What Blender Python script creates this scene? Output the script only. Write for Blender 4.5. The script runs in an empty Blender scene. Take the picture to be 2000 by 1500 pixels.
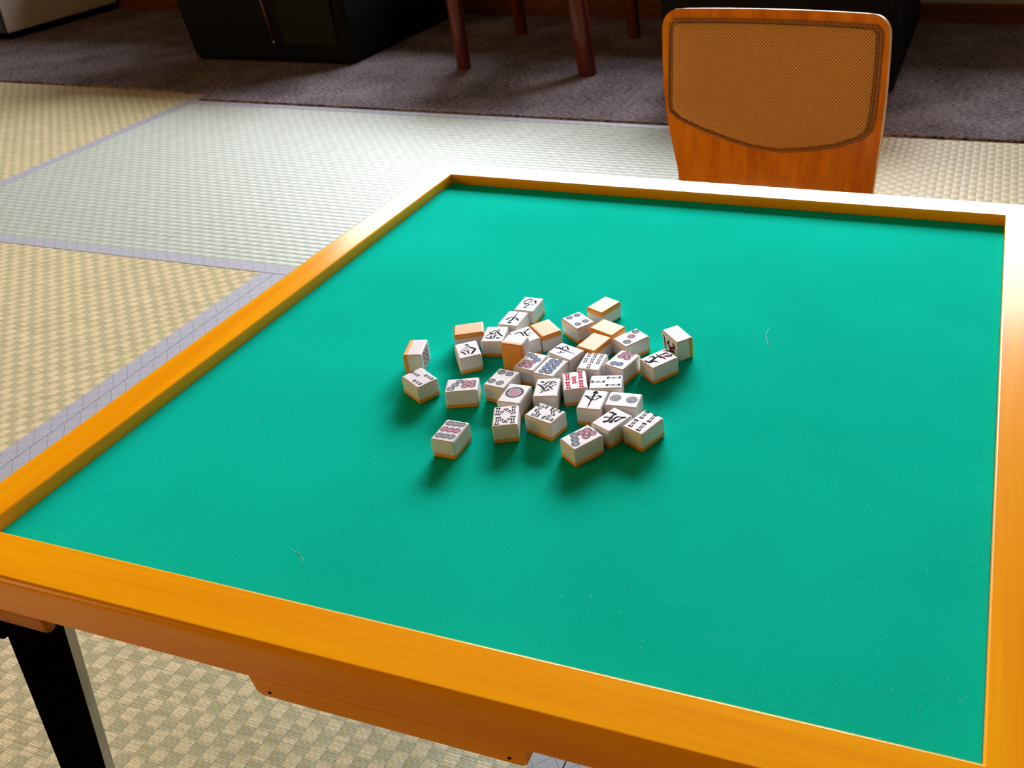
import bpy, bmesh, math, random, json
from mathutils import Vector, Matrix
random.seed(7)
S = bpy.context.scene
C = S.collection
PI = math.pi
# ---------------------------------------------------------------- camera (an off-centre crop of a phone photo: lens shift)
FPX, CX, CY = 1958.9874, 1278.849, 429.132
cd = bpy.data.cameras.new('camera'); cam = bpy.data.objects.new('camera', cd); C.objects.link(cam)
cam.location = (0.678314, -0.383428, 0.849460)
cam.rotation_euler = (Matrix.Rotation(0.3485154, 3, 'Z') @ Matrix.Rotation(1.1464832, 3, 'X') @ Matrix.Rotation(-0.0651, 3, 'Z')).to_euler()
cd.sensor_fit = 'HORIZONTAL'; cd.sensor_width = 36.0
cd.lens = 36.0*FPX/2000.0
cd.shift_x = -(CX-1000.0)/2000.0
cd.shift_y = -(750.0-CY)/2000.0
cd.clip_start = 0.02; cd.clip_end = 50
cd.dof.use_dof = True; cd.dof.focus_distance = 0.92; cd.dof.aperture_fstop = 20.0
S.camera = cam
# ---------------------------------------------------------------- light
w = bpy.data.worlds.new('world'); S.world = w; w.use_nodes = True
bg = w.node_tree.nodes['Background']; bg.inputs[0].default_value = (1.0, 0.61, 0.20, 1); bg.inputs[1].default_value = 0.115
def area(name, loc, target, sx, sy, power, col):
    l = bpy.data.lights.new(name, 'AREA'); l.shape = 'RECTANGLE'; l.size = sx; l.size_y = sy; l.energy = power; l.color = col
    o = bpy.data.objects.new(name, l); C.objects.link(o); o.location = loc
    o.rotation_euler = (Vector(target)-Vector(loc)).to_track_quat('-Z', 'Y').to_euler(); return o
# daylight outside the big window in the far wall
WX0, WX1, WZ0, WZ1, WALL_Y = -2.25, 1.10, 0.90, 1.95, 3.10
# (the sky band seen between garden wall and eaves: bright middle, dimmer sides)
def pane(x0, x1, z0, z1, radiance, col):
    area('far_window_daylight', ((x0+x1)/2, WALL_Y+0.90, (z0+z1)/2), ((x0+x1)/2, 0, (z0+z1)/2), x1-x0, z1-z0, radiance*PI*(x1-x0)*(z1-z0), col)
pane(-1.55, 0.50, 1.22, 2.48, 44, (0.88, 0.91, 1.0))
pane(-3.00, -1.55, 1.05, 2.48, 8, (0.88, 0.90, 1.0))
pane(0.50, 1.55, 1.05, 2.48, 9, (0.90, 0.92, 1.0))
# weaker, warm daylight of the room's other opening, behind and to the left of the camera
area('near_window_daylight', (-2.6, -1.6, 1.35), (0.2, 0.6, 0.3), 1.6, 1.5, 31, (1.0, 0.57, 0.20))
S.view_settings.view_transform = 'Standard'; S.view_settings.look = 'None'
S.view_settings.exposure = 0.40; S.view_settings.gamma = 1.0
S.view_settings.use_curve_mapping = False

# ---------------------------------------------------------------- helpers
def tag(o, label=None, cat=None, group=None, kind=None):
    if label: o['label'] = label
    if cat: o['category'] = cat
    if group: o['group'] = group
    if kind: o['kind'] = kind
    return o
def empty(name, loc, label=None, cat=None, group=None):
    o = bpy.data.objects.new(name, None); C.objects.link(o); o.location = loc; o.empty_display_size = 0.02
    return tag(o, label, cat, group)
def obj(name, bm, mats, parent=None, smooth=False, autos=None, wn=False):
    me = bpy.data.meshes.new(name); bm.normal_update(); bm.to_mesh(me); bm.free()
    for m in (mats if isinstance(mats, (list, tuple)) else [mats]): me.materials.append(m)
    o = bpy.data.objects.new(name, me); C.objects.link(o)
    if smooth:
        for p in me.polygons: p.use_smooth = True
    if autos is not None:
        for p in me.polygons: p.use_smooth = True
        me.set_sharp_from_angle(angle=autos)
    if wn:
        for p in me.polygons: p.use_smooth = True
        q = o.modifiers.new('wn', 'WEIGHTED_NORMAL'); q.keep_sharp = True; q.weight = 80
    if parent: o.parent = parent
    return o
def struct(name, bm, m, **k):
    return tag(obj(name, bm, m, **k), kind='structure')
def box(bm, x0, x1, y0, y1, z0, z1, mi=0, bev=0.0, seg=2):
    r = bmesh.ops.create_cube(bm, size=1.0)
    vs = r['verts']
    for v in vs:
        v.co = Vector(((x0+x1)/2+v.co.x*(x1-x0), (y0+y1)/2+v.co.y*(y1-y0), (z0+z1)/2+v.co.z*(z1-z0)))
    fs = set(f for v in vs for f in v.link_faces)
    for f in fs: f.material_index = mi
    if bev > 0:
        es = list(set(e for v in vs for e in v.link_edges))
        bmesh.ops.bevel(bm, geom=es, offset=bev, segments=seg, profile=0.5, affect='EDGES', clamp_overlap=True, material=mi)
def tube(bm, pts, rads, n=16, cap=True, mi=0):
    rings = []
    for i, (p, r) in enumerate(zip(pts, rads)):
        p = Vector(p)
        a = Vector(pts[max(i-1, 0)]); b = Vector(pts[min(i+1, len(pts)-1)])
        t = (b-a).normalized(); s = t.orthogonal().normalized() if abs(t.z) < .9 else Vector((1, 0, 0)); s = (s-t*s.dot(t)).normalized(); u = t.cross(s)
        rings.append([bm.verts.new(p+s*math.cos(2*PI*k/n)*r+u*math.sin(2*PI*k/n)*r) for k in range(n)])
    for a, b in zip(rings, rings[1:]):
        for k in range(n): bm.faces.new((a[k], a[(k+1) % n], b[(k+1) % n], b[k])).material_index = mi
    if cap:
        bm.faces.new(rings[0][::-1]).material_index = mi; bm.faces.new(rings[-1]).material_index = mi
# ---------------------------------------------------------------- material helpers
def mat(name, col, rough=0.5, spec=0.5, **k):
    m = bpy.data.materials.new(name); m.use_nodes = True
    p = m.node_tree.nodes['Principled BSDF']
    p.inputs['Base Color'].default_value = (*col, 1); p.inputs['Roughness'].default_value = rough
    p.inputs['Specular IOR Level'].default_value = spec
    for a, b in k.items(): p.inputs[a.replace('_', ' ')].default_value = b
    return m
class NT:
    def __init__(s, m): s.m = m; s.t = m.node_tree; s.p = s.t.nodes['Principled BSDF']
    def n(s, typ, **k):
        x = s.t.nodes.new(typ)
        for a, b in k.items():
            if a.startswith('_'): setattr(x, a[1:], b)
            else:
                key = int(a[1:]) if a[0] == 'i' and a[1:].isdigit() else a.replace('_', ' ')
                x.inputs[key].default_value = b
        return x
    def l(s, a, b): s.t.links.new(a, b)
    def math(s, op, a, b=None, c=None):
        x = s.t.nodes.new('ShaderNodeMath'); x.operation = op
        for i, q in enumerate((a, b, c)):
            if q is None: continue
            if isinstance(q, (int, float)): x.inputs[i].default_value = q
            else: s.l(q, x.inputs[i])
        return x.outputs[0]
    def mix(s, f, a, b):
        x = s.t.nodes.new('ShaderNodeMix'); x.data_type = 'RGBA'
        for i, q in ((0, f), (6, a), (7, b)):
            if isinstance(q, (int, float)): x.inputs[i].default_value = q
            elif isinstance(q, tuple): x.inputs[i].default_value = (*q, 1)
            else: s.l(q, x.inputs[i])
        return x.outputs[2]
    def coords(s, kind='Object'): return s.t.nodes.new('ShaderNodeTexCoord').outputs[kind]
    def mapping(s, vec, scale=(1, 1, 1), rot=(0, 0, 0), loc=(0, 0, 0)):
        x = s.t.nodes.new('ShaderNodeMapping'); s.l(vec, x.inputs[0])
        x.inputs['Location'].default_value = loc; x.inputs['Rotation'].default_value = rot; x.inputs['Scale'].default_value = scale
        return x.outputs[0]
    def noise(s, vec, scale, detail=3, rough=.5, dist=0):
        x = s.t.nodes.new('ShaderNodeTexNoise'); s.l(vec, x.inputs['Vector'])
        x.inputs['Scale'].default_value = scale; x.inputs['Detail'].default_value = detail; x.inputs['Roughness'].default_value = rough; x.inputs['Distortion'].default_value = dist
        return x.outputs[0]
    def ramp(s, f, stops):
        x = s.t.nodes.new('ShaderNodeValToRGB'); s.l(f, x.inputs[0]); e = x.color_ramp.elements
        while len(e) < len(stops): e.new(0.5)
        for q, (pos, c) in zip(e, stops): q.position = pos; q.color = (*c, 1) if len(c) == 3 else c
        return x.outputs[0]
    def bump(s, h, strength, dist=0.001):
        x = s.t.nodes.new('ShaderNodeBump'); s.l(h, x.inputs['Height']); x.inputs['Strength'].default_value = strength; x.inputs['Distance'].default_value = dist
        s.l(x.outputs[0], s.p.inputs['Normal'])
    def sep(s, v):
        x = s.t.nodes.new('ShaderNodeSeparateXYZ'); s.l(v, x.inputs[0]); return x.outputs
    def base(s, c): s.l(c, s.p.inputs['Base Color'])

def wood(name, c0, c1, axis, rough=.2, coat=.26, knots=()):
    m = mat(name, c0, rough, .15); t = NT(m); v = t.coords()
    sc = [34, 34, 34]; sc[axis] = 1.6
    a = t.noise(t.mapping(v, tuple(sc)), 1.0, 5, .6, .25)
    sc2 = [160, 160, 160]; sc2[axis] = 5
    b = t.noise(t.mapping(v, tuple(sc2)), 1.0, 3, .6)
    f = t.math('ADD', t.math('MULTIPLY', a, .75), t.math('MULTIPLY', b, .25))
    col = t.ramp(f, [(.36, c1), (.58, c0)])
    x, y, z = t.sep(v)
    for (kx, ky, kr, kc) in knots:
        # a soft knot: stretched along the grain
        ax, ay = (.35, 1.0) if axis == 0 else (1.0, .35)
        dx = t.math('MULTIPLY', t.math('SUBTRACT', x, kx), ax); dy = t.math('MULTIPLY', t.math('SUBTRACT', y, ky), ay)
        d = t.math('SQRT', t.math('ADD', t.math('MULTIPLY', dx, dx), t.math('MULTIPLY', dy, dy)))
        d = t.math('ADD', d, t.math('MULTIPLY', t.math('SUBTRACT', a, .5), kr*1.4))
        g = t.n('ShaderNodeMapRange', From_Min=0.0, From_Max=kr, To_Min=kc, To_Max=0.0); g.interpolation_type = 'SMOOTHSTEP'; t.l(d, g.inputs[0])
        col = t.mix(g.outputs[0], col, tuple(q*.55 for q in c1))
    t.base(col)
    t.p.inputs['Coat Weight'].default_value = coat; t.p.inputs['Coat Roughness'].default_value = .12
    t.bump(b, .08, .0005)
    return m
# ================================================================ materials
WOOD0, WOOD1 = (.98, .405, .001), (.88, .305, .001)
M_RAIL_X = wood('varnished_pine_x', WOOD0, WOOD1, 0, knots=[(.322, -.012, .016, .55), (.345, -.025, .012, .4), (.39, -.02, .01, .3)])
M_RAIL_Y = wood('varnished_pine_y', WOOD0, WOOD1, 1, knots=[(.735, .19, .010, .75), (.725, .105, .012, .35), (-.02, .12, .014, .3)])
M_CLEAT = wood('raw_pine', (.62, .25, .03), (.35, .12, .012), 0, .5, 0)
M_ORANGE = wood('orange_plywood', (.80, .26, .006), (.56, .14, .004), 2, .3, .4)
M_PLY_EDGE = mat('plywood_edge', (.75, .50, .28), .35)
def felt():
    m = mat('green_felt', (.006, .47, .30), .9, .0); t = NT(m); v = t.coords()
    a = t.noise(v, 900, 4, .7); b = t.noise(v, 9, 3, .5); d = t.noise(v, 3800, 2, .6)
    f = t.math('ADD', t.math('MULTIPLY', a, .6), t.math('MULTIPLY', b, .4))
    col = t.ramp(f, [(.3, (.004, .40, .27)), (.7, (.005, .53, .37))])
    sp = t.math('GREATER_THAN', t.noise(t.mapping(v, loc=(3, 1, 0)), 420, 0, .5), .84)
    col = t.mix(t.math('MULTIPLY', sp, .25), col, (.35, .75, .6))
    t.base(col); t.bump(t.math('ADD', a, t.math('MULTIPLY', d, .5)), .35, .0004)
    t.p.inputs['Sheen Weight'].default_value = .12; t.p.inputs['Sheen Roughness'].default_value = .4; t.p.inputs['Sheen Tint'].default_value = (.0, 1, .9, 1)
    return m
M_FELT = felt()
M_IVORY = mat('tile_ivory', (.72, .68, .67), .40, .25, Subsurface_Weight=.08)
M_IVORY.node_tree.nodes['Principled BSDF'].inputs['Subsurface Radius'].default_value = (.004, .003, .002)
M_BACK = mat('tile_orange_back', (.82, .31, .03), .5, .5)
INK = {'k': mat('black_ink', (.006, .006, .012), .85, .08), 'r': mat('maroon_ink', (.07, .004, .018), .85, .08), 'R': mat('crimson_ink', (.55, .008, .055), .85, .08),
       'w': mat('engraving_white', (.74, .72, .74), .6, .2), 'g': mat('grey_ink', (.42, .46, .50), .85, .08), 'p': mat('pink_ink', (.72, .36, .44), .85, .08),
       'b': mat('blue_ink', (.34, .44, .62), .85, .08), 'P': mat('rose_ink', (.62, .18, .32), .85, .08)}
INKS = list(INK.values()); IX = {k: i for i, k in enumerate(INK)}
M_BLACK = mat('black_paint', (.002, .002, .002), .8, .0)
M_GREYEDGE = NT(mat('grey_leg_edge', (.40, .37, .35), .6))
_v = M_GREYEDGE.coords(); M_GREYEDGE.base(M_GREYEDGE.ramp(M_GREYEDGE.noise(M_GREYEDGE.mapping(_v, (60, 60, 8)), 1, 4, .6), [(.35, (.50, .50, .53)), (.65, (.80, .80, .85))])); M_GREYEDGE = M_GREYEDGE.m

def tatami(name, across_x, c_a, c_b, spec=.45):
    """rush mat: long axis = the ribs' direction; across_x True when the reeds run along x"""
    m = mat(name, c_a, .50, spec); t = NT(m); v = t.coords()
    x, y, z = t.sep(v)
    rib, reed = (x, y) if across_x else (y, x)      # rib pitch is counted along the reeds
    P, Lc = .0165, .030
    ri = t.math('DIVIDE', rib, P); row = t.math('FLOOR', ri); fr = t.math('FRACT', ri)
    # alternate cells, like bricks shifted from rib to rib
    sh = t.math('MULTIPLY', t.math('FRACT', t.math('MULTIPLY', row, .5)), 2.0)
    ce = t.math('ADD', t.math('DIVIDE', reed, Lc), t.math('MULTIPLY', sh, .5))
    cf = t.math('FRACT', ce)
    tri = t.math('ABSOLUTE', t.math('SUBTRACT', cf, .5))
    wob = t.math('MULTIPLY', t.math('SUBTRACT', t.noise(v, 45, 2), .5), .35)
    chk = t.n('ShaderNodeMapRange', From_Min=.18, From_Max=.32); t.l(t.math('ADD', tri, wob), chk.inputs[0])
    fine = t.math('SINE', t.math('MULTIPLY', reed, 2*PI/.0017))
    sc = (9, 480, 1) if across_x else (480, 9, 1)
    streak = t.noise(t.mapping(v, sc), 1, 3, .6)
    col = t.mix(chk.outputs[0], c_b, c_a)
    dark = tuple(q*.45 for q in c_b)
    s1 = t.n('ShaderNodeMapRange', From_Min=.30, From_Max=.62, To_Min=.55, To_Max=0.0); t.l(streak, s1.inputs[0])
    col = t.mix(s1.outputs[0], col, dark)
    groove = t.n('ShaderNodeMapRange', From_Min=.06, From_Max=.0, To_Min=0.0, To_Max=.65); t.l(t.math('MINIMUM', fr, t.math('SUBTRACT', 1.0, fr)), groove.inputs[0])
    col = t.mix(groove.outputs[0], col, dark)
    t.base(col)
    hump = t.math('SINE', t.math('MULTIPLY', fr, PI))
    h = t.math('ADD', t.math('MULTIPLY', hump, .8), t.math('ADD', t.math('MULTIPLY', fine, .11), t.math('MULTIPLY', streak, .5)))
    h = t.math('ADD', h, t.math('MULTIPLY', chk.outputs[0], .25))
    t.bump(h, .55, .0012)
    t.p.inputs['Anisotropic'].default_value = .85
    cx = t.n('ShaderNodeCombineXYZ'); cx.inputs[0].default_value = 0.0 if across_x else 1.0; cx.inputs[1].default_value = 1.0 if across_x else 0.0
    t.l(cx.outputs[0], t.p.inputs['Tangent'])
    return m
M_TAT_Y = tatami('rush_weave_reeds_across', True, (.61, .51, .30), (.40, .362, .205))
M_TAT_X = tatami('rush_weave_reeds_along', False, (.37, .40, .32), (.30, .33, .26), .32)  # cooler, bluish base colour carries part of the window's sheen on this mat
def heri():
    m = mat('grey_cloth_edging', (.40, .42, .50), .55, .4); t = NT(m); v = t.coords(); x, y, z = t.sep(v)
    def line(a, b, per, wd):
        f = t.math('FRACT', t.math('DIVIDE', t.math('ADD', t.math('MULTIPLY', x, a), t.math('MULTIPLY', y, b)), per))
        return t.math('LESS_THAN', t.math('ABSOLUTE', t.math('SUBTRACT', f, .5)), wd)
    ln = t.math('MAXIMUM', line(1, 1, .030, .022), line(1, -1, .030, .022))
    fn = t.math('MULTIPLY', t.math('MAXIMUM', line(1, 1, .0021, .2), line(1, -1, .0021, .2)), .22)
    col = t.mix(fn, (.31, .31, .34), (.19, .19, .215)); col = t.mix(t.math('MULTIPLY', ln, .85), col, (.13, .14, .18)); t.base(col)
    t.bump(t.math('SUBTRACT', t.noise(v, 600, 2), ln), .3, .0005)
    return m
M_HERI = heri()
def rug():
    m = mat('brown_carpet', (.12, .09, .09), .95, .1); t = NT(m); v = t.coords()
    a = t.noise(t.mapping(v, (70, 260, 1)), 1, 4, .7); b = t.noise(v, 6, 3, .5)
    col = t.ramp(t.math('ADD', t.math('MULTIPLY', a, .8), t.math('MULTIPLY', b, .2)), [(.42, (.035, .026, .026)), (.60, (.27, .222, .235))])
    t.base(col); t.bump(a, .7, .003)
    return m
M_RUG = rug()
M_WALL = mat('grey_plaster', (.28, .24, .19), .9); M_BASE = wood('dark_wood_trim', (.13, .040, .018), (.07, .020, .010), 0, .4, .2)
M_FRAME = mat('window_frame_paint', (.30, .22, .15), .5); M_CEIL = mat('ceiling_boards', (.22, .12, .05), .8)
M_GLASS = mat('window_glass', (1, 1, 1), .0, .5, Transmission_Weight=1.0, IOR=1.01)
M_LEATHER = mat('black_upholstery', (.004, .004, .004), .7, .1)
M_PANEL = mat('dark_green_black_panel', (.008, .010, .009), .8, .15)
M_STUD = mat('dull_metal', (.35, .30, .28), .4, Metallic=.8)
M_STRAP = mat('brown_leather_strap', (.05, .018, .012), .5)
M_REDWOOD = wood('reddish_brown_wood', (.12, .024, .013), (.06, .012, .008), 2, .35, .4)
M_CABINET = mat('cream_enamel', (.50, .42, .34), .5); M_CABSIDE = mat('dark_grey_enamel', (.05, .055, .06), .5)
def padfab():
    m = mat('woven_tan_fabric', (.4, .16, .03), .8, .2); t = NT(m); v = t.coords('UV'); x, y, z = t.sep(v)
    P = .0058
    def dot(ox, oy):
        fx = t.math('SUBTRACT', t.math('FRACT', t.math('ADD', t.math('DIVIDE', x, P), ox)), .5)
        fy = t.math('SUBTRACT', t.math('FRACT', t.math('ADD', t.math('DIVIDE', y, P), oy)), .5)
        return t.math('SQRT', t.math('ADD', t.math('MULTIPLY', fx, fx), t.math('MULTIPLY', fy, fy)))
    d = t.math('MINIMUM', dot(0, 0), dot(.5, .5))
    r = t.n('ShaderNodeMapRange', From_Min=.16, From_Max=.34, To_Min=1.0, To_Max=0.0); t.l(d, r.inputs[0])
    n = t.noise(v, 800, 2, .6)
    col = t.mix(r.outputs[0], (.36, .11, .010), (1.0, .62, .24))
    col = t.mix(t.math('MULTIPLY', n, .3), col, (.60, .26, .05)); t.base(col)
    t.bump(t.math('ADD', r.outputs[0], t.math('MULTIPLY', n, .4)), .7, .0012)
    return m
M_PAD = padfab()
M_PIPING = mat('braided_edging', (.40, .18, .05), .8); 
_t = NT(M_PIPING); _c = _t.coords('UV'); _x, _y, _z = _t.sep(_c)
_s = _t.math('SINE', _t.math('MULTIPLY', _x, 2*PI/.0042)); _r = _t.n('ShaderNodeMapRange', From_Min=-.4, From_Max=.5); _t.l(_s, _r.inputs[0])
_t.base(_t.mix(_r.outputs[0], (.16, .05, .01), (.52, .26, .08))); _t.bump(_s, .5, .001)
M_SEAM = mat('dark_seam_thread', (.07, .018, .006), .9)

# ================================================================ the setting
bm = bmesh.new(); box(bm, -3.9, 1.9, -2.6, 3.3, -.12, -.030); struct('floor', bm, mat('sub_floor_boards', (.2, .12, .06), .7))
# far wall with the window opening (never in the frame but for its foot), side wall
bm = bmesh.new(); y0, y1 = WALL_Y, WALL_Y+.12
box(bm, -3.9, WX0, y0, y1, -.03, 2.4); box(bm, WX1, 1.9, y0, y1, -.03, 2.4); box(bm, WX0, WX1, y0, y1, -.03, WZ0); box(bm, WX0, WX1, y0, y1, WZ1, 2.4)
struct('wall_far', bm, M_WALL)
bm = bmesh.new(); box(bm, 1.9, 2.0, -.4, 3.22, -.03, 2.4); struct('wall_right', bm, M_WALL)
bm = bmesh.new(); box(bm, -4.0, -3.9, -.4, 3.22, -.03, 2.4); struct('wall_left', bm, M_WALL)
bm = bmesh.new(); box(bm, -4.0, 2.0, .6, 3.22, 2.4, 2.46); struct('ceiling', bm, M_CEIL)
bm = bmesh.new(); box(bm, -3.9, 1.9, WALL_Y-.018, WALL_Y, 0, .069, bev=.002); struct('baseboard_far', bm, M_BASE)
we = tag(bpy.data.objects.new('window_1', None), kind='structure'); C.objects.link(we); we.location = ((WX0+WX1)/2, WALL_Y, WZ0)
bm = bmesh.new(); t_ = .035; hx = (WX1-WX0)/2; hz = WZ1-WZ0
box(bm, -hx, hx, 0, .09, 0, t_); box(bm, -hx, hx, 0, .09, hz-t_, hz)
for xx in (-hx, -.018, hx-t_): box(bm, xx, xx+t_, 0, .09, t_, hz-t_)
obj('window_frame', bm, M_FRAME, we)

# ---- tatami mats
def mat_piece(name, x0, x1, y0, y1, along_y, label):
    r = empty(name, ((x0+x1)/2, (y0+y1)/2, 0), label, 'tatami mat', 'tatami mats of the floor')
    cx, cy = r.location.x, r.location.y; e = .033; g = .0006
    bm = bmesh.new()
    if along_y: box(bm, x0-cx+e, x1-cx-e, y0-cy+g, y1-cy-g, -.030, 0)
    else: box(bm, x0-cx+g, x1-cx-g, y0-cy+e, y1-cy-e, -.030, 0)
    obj('woven_surface', bm, M_TAT_Y if along_y else M_TAT_X, r)
    for s in (-1, 1):
        bm = bmesh.new()
        if along_y:
            a, b = ((x0-cx+g), (x0-cx+e)) if s < 0 else ((x1-cx-e), (x1-cx-g)); box(bm, a, b, y0-cy+g, y1-cy-g, -.030, .0006, bev=.0004)
        else:
            a, b = ((y0-cy+g), (y0-cy+e)) if s < 0 else ((y1-cy-e), (y1-cy-g)); box(bm, x0-cx+g, x1-cx-g, a, b, -.030, .0006, bev=.0004)
        obj('cloth_edging', bm, M_HERI, r)
    return r
XL, XM, XR = -1.630, -.612, .345
mat_piece('tatami_mat', XM, XR, -.915, 1.002, True, 'beige woven tatami mat directly beneath the mahjong table')
mat_piece('tatami_mat', XM-.955, XM, -.915, 1.002, True, 'beige tatami mat left of the table, grey edging running under its left rail')
mat_piece('tatami_mat', XL, XR, 1.002, 1.957, False, 'pale shining tatami mat between the table and the brown carpet')
mat_piece('tatami_mat', XL-.955, XL, 1.002, 2.043, True, 'yellowish tatami mat at the far left, in front of the cream cabinet')
mat_piece('tatami_mat', XR, XR+.955, .047, 1.957, True, 'tatami mat at the right, behind the table and beside the legless chair')
# ---- carpet
bm = bmesh.new()
front = [(-3.88, 2.07), (-2.54, 2.036), (-2.1, 2.030), (-1.66, 2.010), (-1.632, 2.007), (-1.627, 1.955), (-1.3, 1.955), (-1.0, 1.954), (-.55, 1.953), (-.154, 1.951), (.3, 1.954), (.751, 1.957), (1.2, 1.957), (1.88, 1.957)]
lo = [bm.verts.new((x, y, .0008)) for x, y in front]+[bm.verts.new((1.88, 3.08, .0008)), bm.verts.new((-3.88, 3.08, .0008))]
hi = [bm.verts.new((x, y+.002, .006)) for x, y in front]+[bm.verts.new((1.88, 3.08, .006)), bm.verts.new((-3.88, 3.08, .006))]
n_ = len(lo); bm.faces.new(hi); bm.faces.new(lo[::-1])
for i in range(n_): bm.faces.new((lo[i], lo[(i+1) % n_], hi[(i+1) % n_], hi[i]))
tag(obj('carpet', bm, M_RUG), 'dark brownish grey carpet strip along the foot of the far wall', 'carpet')
bm = bmesh.new(); box(bm, XL+.0005, 1.9, 1.9585, 3.1, -.030, -.0005); box(bm, -3.9, XL, 2.0435, 3.1, -.030, -.0005); struct('floor_boards_far', bm, M_BASE).name = 'floor_2'
bm = bmesh.new(); box(bm, -3.9, XL-.9555, -.9, 2.043, -.030, -.0005); box(bm, XR+.9555, 1.9, -.9, 1.958, -.030, -.0005); box(bm, XL-.955, XM-.956, -.915, 1.0015, -.030, -.0005); box(bm, XR+.0005, 1.3, -.9, .0465, -.030, -.0005)
struct('floor_3', bm, M_TAT_Y)

# ================================================================ mahjong table
HT, IN, RW, FD = .370, .700, .0377, .0125
tb = empty('mahjong_table', (.35, .35, 0), 'low square mahjong table with green felt top and orange wooden frame', 'table')
def T(bm): bmesh.ops.translate(bm, vec=(-.35, -.35, 0), verts=bm.verts)
prof = [(0, -.032), (0, -.0016), (.0006, -.0004), (.0018, 0), (.0335, 0), (.0350, -.0004), (.0366, -.0016), (.0375, -.0034), (RW, -.0055), (RW, -.0305), (.0365, -.032)]
def rail(side):
    bm = bmesh.new(); rings = []
    for end in (0, 1):
        ring = []
        for d, z in prof:
            a = -d if end == 0 else IN+d        # mitred ends
            if side == 'near': p = (a, -d)
            elif side == 'far': p = (a, IN+d)
            elif side == 'left': p = (-d, a)
            else: p = (IN+d, a)
            # rounded outer corner
            if d > .036: pass
            ring.append(bm.verts.new((p[0], p[1], HT+z)))
        rings.append(ring)
    N = 24
    mids = [[bm.verts.new(Vector(a.co).lerp(b.co, k/N)) for a, b in zip(*rings)] for k in range(1, N)]
    seq = [rings[0]]+mids+[rings[1]]; n = len(prof)
    for A, B in zip(seq, seq[1:]):
        for i in range(n): bm.faces.new((A[i], A[(i+1) % n], B[(i+1) % n], B[i]))
    c0 = bm.faces.new(rings[0]); c1 = bm.faces.new(rings[1][::-1])
    for e in list(c0.edges)+list(c1.edges): e.smooth = False
    bmesh.ops.recalc_face_normals(bm, faces=bm.faces)
    T(bm); return obj('frame_rail', bm, M_RAIL_X if side in ('near', 'far') else M_RAIL_Y, tb, wn=True)
for s in ('near', 'far', 'left', 'right'): rail(s)
# shift material coordinates: knots are given in table-local metres
bm = bmesh.new(); box(bm, .0003, IN-.0003, .0003, IN-.0003, HT-.0300, HT-FD); T(bm); obj('felt_surface', bm, M_FELT, tb)
def apron(side):
    bm = bmesh.new(); y0, y1 = .006, RW-.0008
    a0, a1 = .2615, .4525
    pts = [(a0-.0035, -.0321), (a0, -.0440), (a0+.004, -.0465), (a1-.004, -.0465), (a1-.0005, -.0440), (a1-.0015, -.0380), (a1+.0005, -.0321)]
    A = [bm.verts.new((x, -y0, HT+z)) for x, z in pts]; B = [bm.verts.new((x, -y1, HT+z)) for x, z in pts]; n = len(pts)
    bm.faces.new(A); bm.faces.new(B[::-1])
    for i in range(n): bm.faces.new((A[i], B[i], B[(i+1) % n], A[(i+1) % n]))
    bmesh.ops.recalc_face_normals(bm, faces=bm.faces)
    for hx_ in (a0+.010, a1-.012): tube(bm, [(hx_, -y1+.001, HT-.0425), (hx_, -y1-.0004, HT-.0425)], [.0011, .0011], 10, mi=1)
    T(bm); o = obj('apron', bm, [M_RAIL_X, M_BLACK], tb); o.rotation_euler = (0, 0, side*PI/2); return o
for k in range(4): apron(k)
def leg(k):
    bm = bmesh.new()
    def quad(x0, x1, z): return (x0, x1, z)
    prf = [(.0125, .0785, .3375), (.0105, .0747, .3020), (.0040, .0572, .1500), (-.0020, .0405, .0009)]
    ya, yb = -.0200, -.0130; prev = None; rings = []
    for x0, x1, z in prf: rings.append([bm.verts.new(c) for c in ((x0, ya, z), (x1, ya, z), (x1, yb, z), (x0, yb, z))])
    for A, B in zip(rings, rings[1:]):
        for i in range(4):
            f = bm.faces.new((A[i], A[(i+1) % 4], B[(i+1) % 4], B[i])); f.material_index = 1 if i == 1 else 0
    bm.faces.new(rings[0]); bm.faces.new(rings[-1][::-1])
    bmesh.ops.recalc_face_normals(bm, faces=bm.faces)
    T(bm); o = obj('leg', bm, [M_BLACK, M_GREYEDGE], tb); o.rotation_euler = (0, 0, k*PI/2)
    bm = bmesh.new(); box(bm, -.030, .0045, -.0205, -.0125, .2790, .3375, bev=.002); T(bm); h = obj('folding_bracket', bm, M_BLACK, tb); h.rotation_euler = (0, 0, k*PI/2)
    bm = bmesh.new(); box(bm, -.030, .0735, -.0300, -.0208, .3130, .3379, bev=.004, seg=3); T(bm); c = obj('corner_cleat', bm, M_CLEAT, tb); c.rotation_euler = (0, 0, k*PI/2)
for k in range(4): leg(k)

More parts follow.
